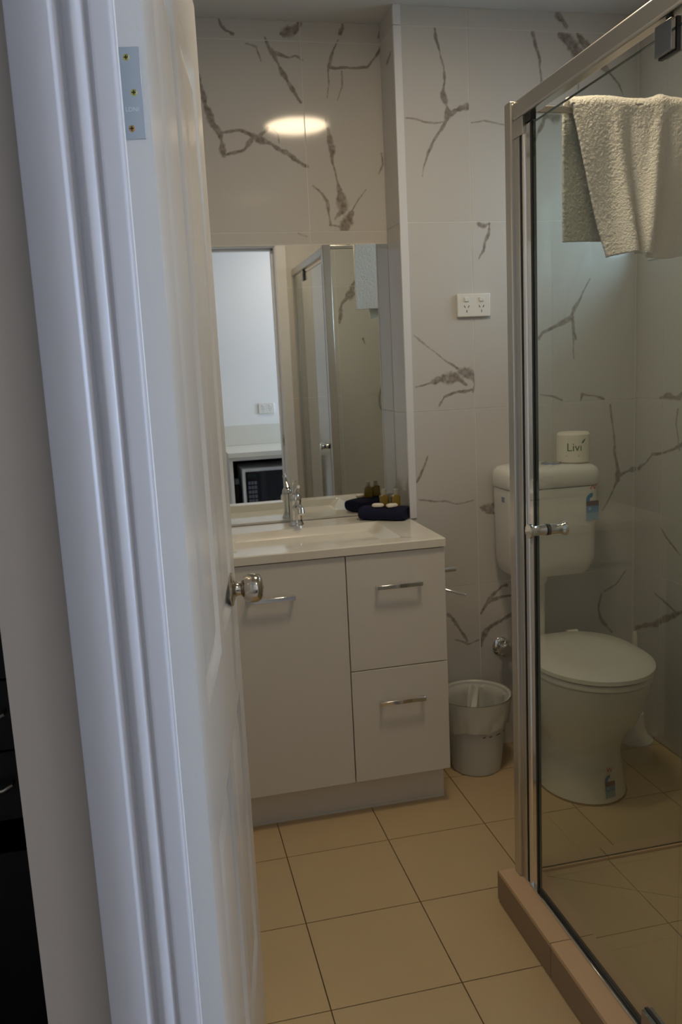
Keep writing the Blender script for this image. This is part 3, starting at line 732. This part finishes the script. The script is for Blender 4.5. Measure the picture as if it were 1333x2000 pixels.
# ================================================================== TOILET
TX = .452
tl = thing('toilet', 'white close set toilet with plastic cistern seen through the shower glass', 'toilet', (TX, -.3, 0))
def D(cx, yb, yf, hw, z, n=40, back=.72, sq=2.3):
    """egg outline: straight back, round front"""
    o = []; L = yb-yf; cy = yf+hw*1.22
    for i in range(n):
        a = 2*math.pi*i/n; c, s_ = math.cos(a), math.sin(a)
        if s_ < 0: o.append((cx+hw*c, cy+(cy-yf)*s_, z))
        else: o.append((cx+hw*math.copysign(abs(c)**(2/3.2), c)*(1-(1-back)*s_*s_), cy+(yb-cy)*abs(s_)**(2/3.2), z))
    return o
pan = [D(TX-.004, -.16, -.500, .135, 0, back=.9), D(TX-.004, -.16, -.497, .131, .02, back=.9), D(TX-.004, -.16, -.488, .118, .10, back=.9), D(TX-.002, -.155, -.482, .111, .150, back=.9), D(TX-.001, -.152, -.487, .122, .180, back=.88),
       D(TX, -.15, -.505, .140, .215, back=.85), D(TX, -.145, -.543, .162, .265, back=.8), D(TX, -.14, -.575, .176, .33, back=.78), D(TX, -.135, -.592, .184, .385, back=.76), D(TX, -.135, -.595, .185, .404, back=.76), D(TX, -.14, -.59, .18, .408, back=.76),
       D(TX, -.2, -.545, .13, .402, back=.8), D(TX, -.22, -.50, .10, .30, back=.8), D(TX, -.26, -.42, .05, .22, back=.9)]
obj('pan', MB().loft(pan), M_CERAMIC, tl)
obj('foot_joint', MB().loft([D(TX-.004, -.158, -.503, .138, 0, back=.9), D(TX-.004, -.158, -.499, .133, .006, back=.9)]), M_FGROUT, tl)
obj('pan_outlet', MB().lathe([(.052, 0), (.052, .16)], (TX, -.17, .185), 'y', 24), M_CERAMIC, tl)
obj('seat', MB().loft([D(TX, -.155, -.600, .181, .409, back=.8), D(TX, -.15, -.606, .185, .413, back=.8), D(TX, -.15, -.606, .185, .424, back=.8), D(TX, -.155, -.602, .181, .4275, back=.8)]), M_SEAT, tl)
obj('lid', MB().loft([D(TX, -.14, -.602, .182, .4295, back=.8), D(TX, -.135, -.609, .188, .434, back=.8), D(TX, -.135, -.608, .187, .446, back=.8), D(TX, -.15, -.596, .177, .4525, back=.8), D(TX, -.22, -.5, .11, .4545, back=.8)]), M_SEAT, tl)
for k in (-1, 1): obj('seat_hinge', MB().cyl((TX+k*.075-.02, -.13, .437), .012, .04, 'x', 16), M_SEAT, tl)
CX = .445
def cis(y0, y1, hw, z, r): hw -= .0235; return rr(CX-hw, CX+hw, y0, y1, z, r, 6)
ck = obj('cistern', MB().loft([cis(-.155, -.012, .150, .655, .03), cis(-.172, -.004, .168, .672, .04), cis(-.181, -.002, .178, .71, .04), cis(-.189, -.002, .183, .958, .04)]), M_PLASTIC, tl)
ld = obj('cistern_lid', MB().loft([cis(-.190, -.002, .184, .9605, .04), cis(-.194, -.002, .187, .966, .042), cis(-.194, -.002, .187, 1.003, .042), cis(-.190, -.003, .183, 1.016, .042), cis(-.178, -.008, .172, 1.026, .042), cis(-.150, -.02, .15, 1.0305, .042)]), M_PLASTIC, tl)
obj('flush_button', MB().loft([ell(CX+.018, -.105, .034, .034, 1.030, 28), ell(CX+.018, -.105, .032, .032, 1.0345, 28)]), M_BUTTON, ld)
obj('flush_button', MB().loft([ell(CX+.025, -.105, .020, .026, 1.0345, 24), ell(CX+.025, -.105, .018, .024, 1.0365, 24)]), M_CHROME, ld)
obj('flush_pipe', MB().tube([(.422, -.085, .66), (.422, -.085, .40), (.425, -.10, .37), (.43, -.16, .355)], .0235, 20), M_PLASTIC, tl)
obj('pipe_nut', MB().lathe([(.034, 0), (.036, -.006), (.034, -.03), (.026, -.045)], (.422, -.085, .66), 'z', 24), M_PLASTIC, tl)
obj('cistern_mark', MB().box(CX-.1611, CX-.158, -.125, -.105, .915, .932), M_BUTTON, ck, smooth=False)
def sticker(parent, x, y, z, s, tilt, yaw):
    """water rating label: red tick-like W, blue drop, dark band, pale panel"""
    R = Matrix.Translation((x, y, z)) @ Matrix.Rotation(yaw, 4, 'Z') @ Matrix.Rotation(tilt, 4, 'X')
    def P(pts, off=0.): return [tuple(R @ Vector((u*s, -off, v*s))) for u, v in pts]
    def poly(name, pts, m, off):
        obj(name, MB().add(P(pts, off), [tuple(range(len(pts)))]), m, parent, smooth=False)
    poly('label_panel', [(-.5, -1.0), (.5, -1.0), (.5, -.45), (-.5, -.45)], M_PALEB, .0003)
    poly('label_panel', [(-.5, -.45), (.5, -.45), (.5, .05), (-.5, .05)], M_BLUE, .0003)
    poly('label_band', [(-.5, .05), (.5, .05), (.5, .42), (-.5, .42)], M_NAVYP, .0003)
    poly('label_drop', [(-.5, .42), (-.22, .42), (-.2, .62), (0, .72), (.05, 1.02), (-.2, .98), (-.42, .8), (-.5, .6)], M_BLUE, .0003)
    tv, tf = text_mesh('W', 1.0)
    obj('label_letter', MB().add(P([(u*.62+.02, v*.62+1.42) for u, v in tv], .0003), tf), M_RED, parent, smooth=False)
    tv, tf = text_mesh('II', .3)
    obj('label_letter', MB().add(P([(u-.2, v-.15) for u, v in tv], .0006), tf), M_WHITEP, parent, smooth=False)
sticker(ck, .571, -.1885, .888, .046, 0, 0)
sticker(tl, .4635, -.4935, .058, .037, -.10, .13)

# toilet roll in a printed wrapper on the cistern
RC = (.546, -.105)
trl = thing('toilet_roll', 'wrapped toilet roll printed Livi standing on the cistern lid', 'toilet roll', (RC[0], RC[1], 1.03))
obj('wrapped_roll', MB().lathe([(.018, .008), (.048, .001), (.0545, .006), (.0555, .05), (.0545, .095), (.049, .1015), (.022, .098), (.018, .094), (.0, .092)], (RC[0], RC[1], 1.0302), 'z', 40), M_PAPER, trl)
def wrap(pts, a0, z0, r=.0560): return [(RC[0]+r*math.sin(a0+u/r), RC[1]-r*math.cos(a0+u/r), z0+v) for u, v in pts]
tv, tf = text_mesh('Liv\u0131', .038)
obj('brand_print', MB().add(wrap(tv, -.42, 1.0845), tf), M_PRINT, trl, smooth=False)
obj('leaf_print', MB().add(wrap([(.024, .013), (.030, .014), (.036, .021), (.040, .030), (.033, .026), (.026, .019)], -.42, 1.0845), [(0, 1, 2, 3, 4, 5)]), M_PRINT, trl, smooth=False)
obj('small_print', MB().add(wrap([(-.028, -.031), (.016, -.031), (.016, -.024), (-.028, -.024)], -.42, 1.0845), [(0, 1, 2, 3)]), M_FAINT, trl, smooth=False)

# toilet brush
tb = thing('toilet_brush', 'white toilet brush in a flared stand in the corner behind the toilet', 'toilet brush', (.778, -.118, 0))
obj('stand', MB().lathe([(.066, 0), (.067, .006), (.050, .022), (.040, .05), (.034, .085), (.033, .105), (.029, .106), (.028, .09), (.0, .03)], (.778, -.118, 0), 'z', 32), M_PLASTIC, tb)
obj('handle', MB().lathe([(.008, .05), (.008, .33), (.0095, .345), (.0095, .40), (.007, .408), (0, .409)], (.778, -.118, 0), 'z', 16), M_PLASTIC, tb)
obj('brush_head', MB().lathe([(.012, .04), (.022, .05), (.024, .09), (.012, .10)], (.778, -.118, 0), 'z', 18), M_PLASTIC, tb)

# ================================================================== SHOWER
ZK, ZS = .090, .084
kb_ = thing('shower_hob', 'raised tiled shower base with a beige topped kerb along the glass door', 'shower base', (.4, -1.3, 0))
obj('core', (lambda m: [m.box(-.056, XR-.001, YF+.016, -.834, .0, ZS-.012)] and m)(MB()), M_FGROUT, kb_, smooth=False)
def ktile(*a, m=M_FTILE): return piece('tile', *a, m, kb_)
YK = [-.847, -1.136, -1.424, YF+.016]
for a, b in zip(YK[:-1], YK[1:]):
    ktile(-.0600, -.0515, b+.001, a-.001 if a > -.85 else a-.001, .002, ZK-.0005, m=M_KERBSHADE)
    ktile(-.0605, .045, b+.001, a-.001, ZK-.010, ZK, m=M_KERBTOP)
for a, b in ((-.058, .235), (.235, .54), (.54, XR-.002)):
    ktile(a+.001, b-.001, -.8455, -.832, .002, ZK-.011, m=M_KERBSHADE)
    if a > 0: ktile(a+.001, b-.001, -.878, -.8305, ZK-.010, ZK, m=M_KERBTOP)
    else: ktile(.046, b-.001, -.878, -.8305, ZK-.010, ZK, m=M_KERBTOP)
# shower floor, tiles cut along two falls to the drain
def clip(poly, nx, ny, d):
    out = []
    for i in range(len(poly)):
        p, q = poly[i], poly[(i+1) % len(poly)]; a, b = p[0]*nx+p[1]*ny-d, q[0]*nx+q[1]*ny-d
        if a <= 0: out.append(p)
        if a*b < 0: t = a/(a-b); out.append((p[0]+(q[0]-p[0])*t, p[1]+(q[1]-p[1])*t))
    return out
def area2(p): return abs(sum(p[i][0]*p[(i+1) % len(p)][1]-p[(i+1) % len(p)][0]*p[i][1] for i in range(len(p)))/2)
A0, B0 = (.047, -.895), (.447, -1.155)
nx, ny = B0[1]-A0[1], -(B0[0]-A0[0]); ln = math.hypot(nx, ny); nx /= ln; ny /= ln; dd = nx*A0[0]+ny*A0[1]
A1, B1 = (.047, YF+.016), (.447, -1.155)
mx_, my_ = B1[1]-A1[1], -(B1[0]-A1[0]); ln = math.hypot(mx_, my_); mx_ /= ln; my_ /= ln; de = mx_*A1[0]+my_*A1[1]
sx = [.046, .233, .537, XR-.002]; sy = [-.879, -1.142, -1.446, YF+.016]
for i in range(3):
    for j in range(3):
        q = [(sx[i]+.001, sy[j+1]+.001), (sx[i+1]-.001, sy[j+1]+.001), (sx[i+1]-.001, sy[j]-.001), (sx[i]+.001, sy[j]-.001)]
        parts = [q]
        if i < 2:
            for (a, b, c) in ((nx, ny, dd), (mx_, my_, de)):
                np_ = []
                for p in parts:
                    for s in (1, -1):
                        c2 = clip(p, a*s, b*s, c*s-.0008)
                        if len(c2) > 2 and area2(c2) > 2e-4: np_.append(c2)
                parts = np_
        for p in parts: obj('tile', MB().prism(p, ZS-.011, ZS), M_FTILE, kb_, smooth=False)
obj('floor_waste', MB().lathe([(.045, 0), (.045, .003), (.038, .004), (.036, .001), (0, .001)], (.447, -1.3, ZS), 'z', 28), M_CHROME, kb_)

ss = thing('shower_screen', 'chrome and satin framed glass shower enclosure with a pivoting door', 'shower screen', (0, -.87, ZK))
ZR0, ZR1 = 1.892, 1.930
obj('corner_post', MB().box(-.019, .018, -.887, -.855, ZK, ZR1+.004), M_SATIN, ss, bevel=.003)
obj('corner_post', MB().box(-.011, .011, -.912, -.887, ZK, 1.855), M_SATIN, ss, bevel=.0015)
obj('seal_groove', MB().box(-.0085, .0085, -.9165, -.9125, ZK+.004, 1.853), M_SEAL, ss)
obj('door_jamb', MB().tube([(.0, -.9255, ZK+.004), (.0, -.9255, 1.855)], .0095, 20), M_CHROME, ss)
obj('door_seal', MB().box(-.005, .005, -.957, -.934, ZK+.006, ZR0-.018), M_CHROME, ss, bevel=.002)
obj('seal_strip', MB().box(-.0055, .0055, -.963, -.955, ZK+.006, ZR0-.018), M_SEAL, ss, bevel=.001)
obj('corner_post', MB().box(-.012, .012, -.934, -.887, 1.855, ZR0), M_SATIN, ss, bevel=.001)
obj('corner_block', MB().box(-.006, .006, -.962, -.932, ZR0-.016, ZR0), M_SEAL, ss)
tr = obj('top_rail', MB().box(-.014, .014, YF+.002, -.887, ZR0, ZR1), M_SATIN, ss, bevel=.005, seg=3)
obj('bottom_track', MB().box(-.012, .010, YF+.016, -.887, ZK, ZK+.006), M_CHROME, ss, bevel=.0012)
gd = obj('glass_door', MB().box(-.003, .003, -1.506, -.964, ZK+.014, 1.870), M_GLASS, ss, smooth=False)
ge = MB(); ge.box(-.003, .003, -1.506, -.964, 1.8702, 1.8712); ge.box(-.003, .003, -.9638, -.9632, ZK+.014, 1.870)
obj('glass_edge', ge, M_GEDGE, gd, smooth=False)
obj('drip_seal', MB().box(-.004, .004, -1.506, -.964, ZK+.007, ZK+.0135), M_SEAL, gd)
# door knob through the glass
KP = [(0, .0), (.0125, 0), (.0148, .0015), (.0150, .006), (.0118, .010), (.0112, .028), (.0125, .033), (.0125, .036)]
kn = obj('door_knob', MB().lathe([(.0105, .0), (.0125, .001), (.0115, .012), (.0115, .028), (.0150, .033), (.0165, .037), (.0160, .041), (.0, .042)], (-.004, -1.012, 1.008), '-x', 28), M_CHROME, gd)
obj('door_knob', MB().lathe([(.0105, .0), (.0125, .001), (.0115, .012), (.0115, .028), (.0150, .033), (.0165, .037), (.0160, .041), (.0, .042)], (.004, -1.012, 1.008), 'x', 28), M_CHROME, gd)
obj('washer', MB().cyl((-.0045, -1.012, 1.008), .0128, .009, 'x', 24), M_SEAL, gd)
for z0, z1 in ((1.838, 1.884), (ZK+.004, ZK+.052)):
    c = MB(); c.box(-.012, -.0035, -1.462, -1.418, z0, z1); c.box(.0035, .012, -1.462, -1.418, z0, z1)
    pc = obj('pivot_clamp', c, M_CLAMP, ss, bevel=.001)
    obj('gasket', MB().box(-.0036, .0036, -1.464, -1.416, z0-.002, z1+.001), M_SEAL, pc)
    zp = z1 if z0 > 1 else z0-.006
    obj('pivot_pin', MB().cyl((0, -1.44, zp), .006, .01, 'z', 14), M_SEAL, pc)
obj('fixed_glass', MB().box(-.003, .003, YF+.02, -1.512, ZK+.006, ZR0), M_GLASS, ss, smooth=False)
obj('wall_channel', MB().box(-.011, .011, YF, YF+.022, ZK, ZR1), M_SATIN, ss, bevel=.002)
obj('side_glass', MB().box(.018, XR-.012, -.873, -.867, ZK+.0012, ZR0+.024), M_GLASS, ss, smooth=False)
obj('side_rail', MB().box(.018, XR, -.878, -.862, 1.914, 1.930), M_SATIN, ss, bevel=.003)
obj('side_seal', MB().box(.018, XR, -.872, -.868, ZK, ZK+.0012), M_SEAL, ss)
obj('wall_channel', MB().box(XR-.02, XR, -.879, -.861, ZK, 1.93), M_SATIN, ss, bevel=.002)

# hand shower on its rail, on the door wall (seen in the mirror)
hs = thing('hand_shower', 'chrome hand shower on a riser rail with a flexible hose, in the shower', 'shower', (.514, YF, .68))
obj('riser_rail', MB().cyl((.512, YF+.055, .70), .0095, .95, 'z', 20), M_CHROME, hs)
for z in (.72, 1.63): obj('bracket', MB().cyl((.512, YF, z), .014, .066, 'y', 18), M_CHROME, hs)
obj('slider', MB().box(.492, .532, YF+.04, YF+.085, 1.55, 1.60), M_CHROME, hs, bevel=.006)
obj('handset', MB().tube([(.512, YF+.085, 1.50), (.530, YF+.10, 1.60), (.572, YF+.125, 1.72), (.588, YF+.15, 1.76)], [.011, .0115, .013, .022], 16).lathe([(.018, 0), (.045, .006), (.046, .018), (0, .02)], (.590, YF+.16, 1.765), 'y', 24), M_CHROME, hs)
obj('hose', MB().tube([(.512, YF+.085, 1.50), (.497, YF+.075, 1.42), (.470, YF+.06, 1.30), (.446, YF+.05, 1.21), (.448, YF+.045, 1.16), (.47, YF+.04, 1.12), (.50, YF+.035, 1.09), (.515, YF+.02, 1.08)], .0065, 12), M_SATIN, hs)
obj('shower_mixer', MB().lathe([(.06, 0), (.06, .006), (.026, .010), (.026, .045), (.02, .05), (0, .05)], (.60, YF, 1.05), 'y', 28), M_CHROME, hs)

# ================================================================== TOWEL over the side rail
TW0, TW1 = .125, .66
def towel(u, v):
    """v 0 = front hem, .5 = over the rail, 1 = back hem"""
    R = .019; zt = 1.928; front = .322; back = .285
    s = v*(front+math.pi*R+back)
    if s < front: z = zt-(front-s); y = -.87-R; k = (front-s)/front
    elif s < front+math.pi*R:
        a = (s-front)/R; y = -.87-R*math.cos(a); z = zt+R*math.sin(a); k = 0
    else: z = zt-(s-front-math.pi*R); y = -.87+R; k = -(s-front-math.pi*R)/back
    x = TW0+(TW1-TW0)*u
    if k > 0:
        x += (.012*k**.3+.070*k**1.15)*(1-u)**1.6            # front corner swings to the right
        e = k**.8
        xx = x-.0*k
        f = .026*math.exp(-((xx-(.232+.030*k))/.016)**2)-.020*math.exp(-((xx-(.268+.018*k))/.015)**2)
        f += .028*math.exp(-((xx-(.345-.045*k))/.016)**2)-.024*math.exp(-((xx-(.372-.05*k))/.02)**2)
        f += .006*math.sin(x*42+1.0)+.020*math.exp(-((xx-(.47+.02*k))/.025)**2)+.016*math.sin(x*23+k*2)*k
        y -= (f*e+.006*k)
        z += .006*math.sin(x*30)*k*k-.004*k*(1-u)
    elif k < 0:
        y += (.004+.004*math.sin(x*26+.5))*(-k)**.8
    else:
        z += .006*math.exp(-((x-.352)/.014)**2)+.0025*math.sin(x*38)
    return (x, y, z)
tw = tag(obj('bath_towel', MB().grid(250, 280, towel), M_TERRY, smooth=True), 'white terry bath towel hanging over the side rail of the shower screen', 'towel')
so = tw.modifiers.new('thickness', 'SOLIDIFY'); so.thickness = .009; so.offset = 0
dt = bpy.data.textures.new('terry_loops', 'CLOUDS'); dt.noise_scale = .0046; dt.noise_depth = 2
dm = tw.modifiers.new('loops', 'DISPLACE'); dm.texture = dt; dm.strength = .0032; dm.mid_level = .5; dm.texture_coords = 'LOCAL'

# ================================================================== KITCHEN (seen in the mirror)
kc = thing('kitchen_bench', 'white kitchenette bench with open shelf, seen in the mirror', 'bench', (.4, -2.9, 0))
BX0, BX1 = -.352, 1.75
obj('bench_top', MB().box(BX0-.01, BX1, -3.2, -2.60, .822, .857), M_BENCH, kc, bevel=.004)
obj('upstand', MB().box(BX0-.01, BX1, -3.2, -3.185, .857, 1.0), M_BENCH, kc, bevel=.002)
for x in (BX0, .33, 1.05, BX1-.03): obj('side_panel', MB().box(x, x+.022, -3.19, -2.63, 0, .822), M_LAM, kc)
obj('shelf', MB().box(BX0+.022, .33, -3.19, -2.63, .415, .433), M_LAM, kc)
obj('front_rail', MB().box(BX0+.022, .33, -2.645, -2.63, .80, .822), M_LAM, kc)
obj('back_panel', MB().box(BX0+.022, .33, -3.195, -3.19, 0, .822), M_BLACK, kc)
obj('shelf', MB().box(BX0+.022, BX1-.03, -3.19, -2.63, .06, .08), M_LAM, kc)
for a, b in ((.355, .69), (.695, 1.047), (1.075, 1.395), (1.40, 1.715)):
    obj('door', MB().box(a, b, -2.63, -2.613, .085, .80), M_LAM, kc, bevel=.001)
mw = thing('microwave_oven', 'white microwave oven with a dark window on the open shelf of the kitchen bench', 'microwave', (.0, -2.9, .433))
obj('case', MB().box(-.262, .215, -3.08, -2.715, .445, .735), M_MWBODY, mw, bevel=.008)
for x in (-.23, .18):
    for y in (-3.05, -2.75): obj('foot', MB().cyl((x, y, .433), .014, .014, 'z', 12), M_BLACK, mw)
obj('front_panel', MB().box(-.243, .200, -2.717, -2.705, .478, .712), M_MWDOOR, mw, bevel=.014, seg=4)
dr = obj('door', MB().box(-.150, .196, -2.706, -2.700, .482, .708), M_MWDOOR, mw, bevel=.002)
obj('door_window', MB().box(-.09, .165, -2.7005, -2.699, .515, .68), mat('microwave_glass', lin(20, 26, 34), .06), dr)
kp = obj('control_panel', MB().box(-.236, -.160, -2.706, -2.7025, .485, .705), M_MWDOOR, mw)
obj('display', MB().box(-.228, -.168, -2.7026, -2.7018, .672, .696), mat('display', lin(16, 40, 44), .1), kp)
for r in range(5):
    for c in range(3): piece('button', -.228+c*.021, -.211+c*.021, -2.7027, -2.7012, .50+r*.031, .522+r*.031, M_MWBTN, kp)
fl_ = thing('vacuum_flask', 'dark flask on the open shelf beside the microwave', 'flask', (-.296, -2.80, .433))
obj('flask_body', MB().lathe([(.024, 0), (.026, .004), (.026, .17), (.02, .19)], (-.296, -2.80, .433), 'z', 20), M_BLACK, fl_)
obj('flask_lid', MB().lathe([(.021, .19), (.021, .225), (.018, .23), (0, .231)], (-.296, -2.80, .433), 'z', 20), M_MWBTN, fl_)
outlet('power_outlet', 'white double power outlet on the kitchen wall seen in the mirror', -.005, -3.2, 1.115, 1)

# ================================================================== BLACK CHEST beyond the wall corner
ch = thing('chest_of_drawers', 'black chest of drawers beyond the wall corner at the far left', 'chest of drawers', (-1.45, -.83, 0))
C0, C1, CY0, CY1 = -1.86, -1.02, -1.05, -.62
cm = MB(); cm.box(C0, C0+.02, CY0, CY1, 0, 1.06); cm.box(C1-.02, C1, CY0, CY1, 0, 1.06); cm.box(C0, C1, CY1-.01, CY1, 0, 1.06); cm.box(C0, C1, CY0-.01, CY1, 1.06, 1.085); cm.box(C0+.02, C1-.02, CY0+.01, CY1-.01, .0, .05)
obj('carcass', cm, M_BLACK, ch, smooth=False)
for z0, z1, hz in ((.828, .97, .90), (.683, .825, .755), (.538, .680, .610), (.062, .470, 0)):
    d = obj('drawer' if hz else 'lower_front', MB().box(C0+.023, C1-.023, CY0-.004, CY0+.3, z0, z1), M_BLACK, ch, bevel=.002)
    if not hz: continue
    for hx in (-1.66, -1.203):
        obj('handle', MB().tube([(hx-.048, CY0-.004, hz+.010), (hx-.046, CY0-.02, hz+.007), (hx-.03, CY0-.026, hz+.001), (hx, CY0-.028, hz), (hx+.03, CY0-.026, hz+.001), (hx+.046, CY0-.02, hz+.007), (hx+.048, CY0-.004, hz+.010)], .0038, 10), M_NICKEL, d)
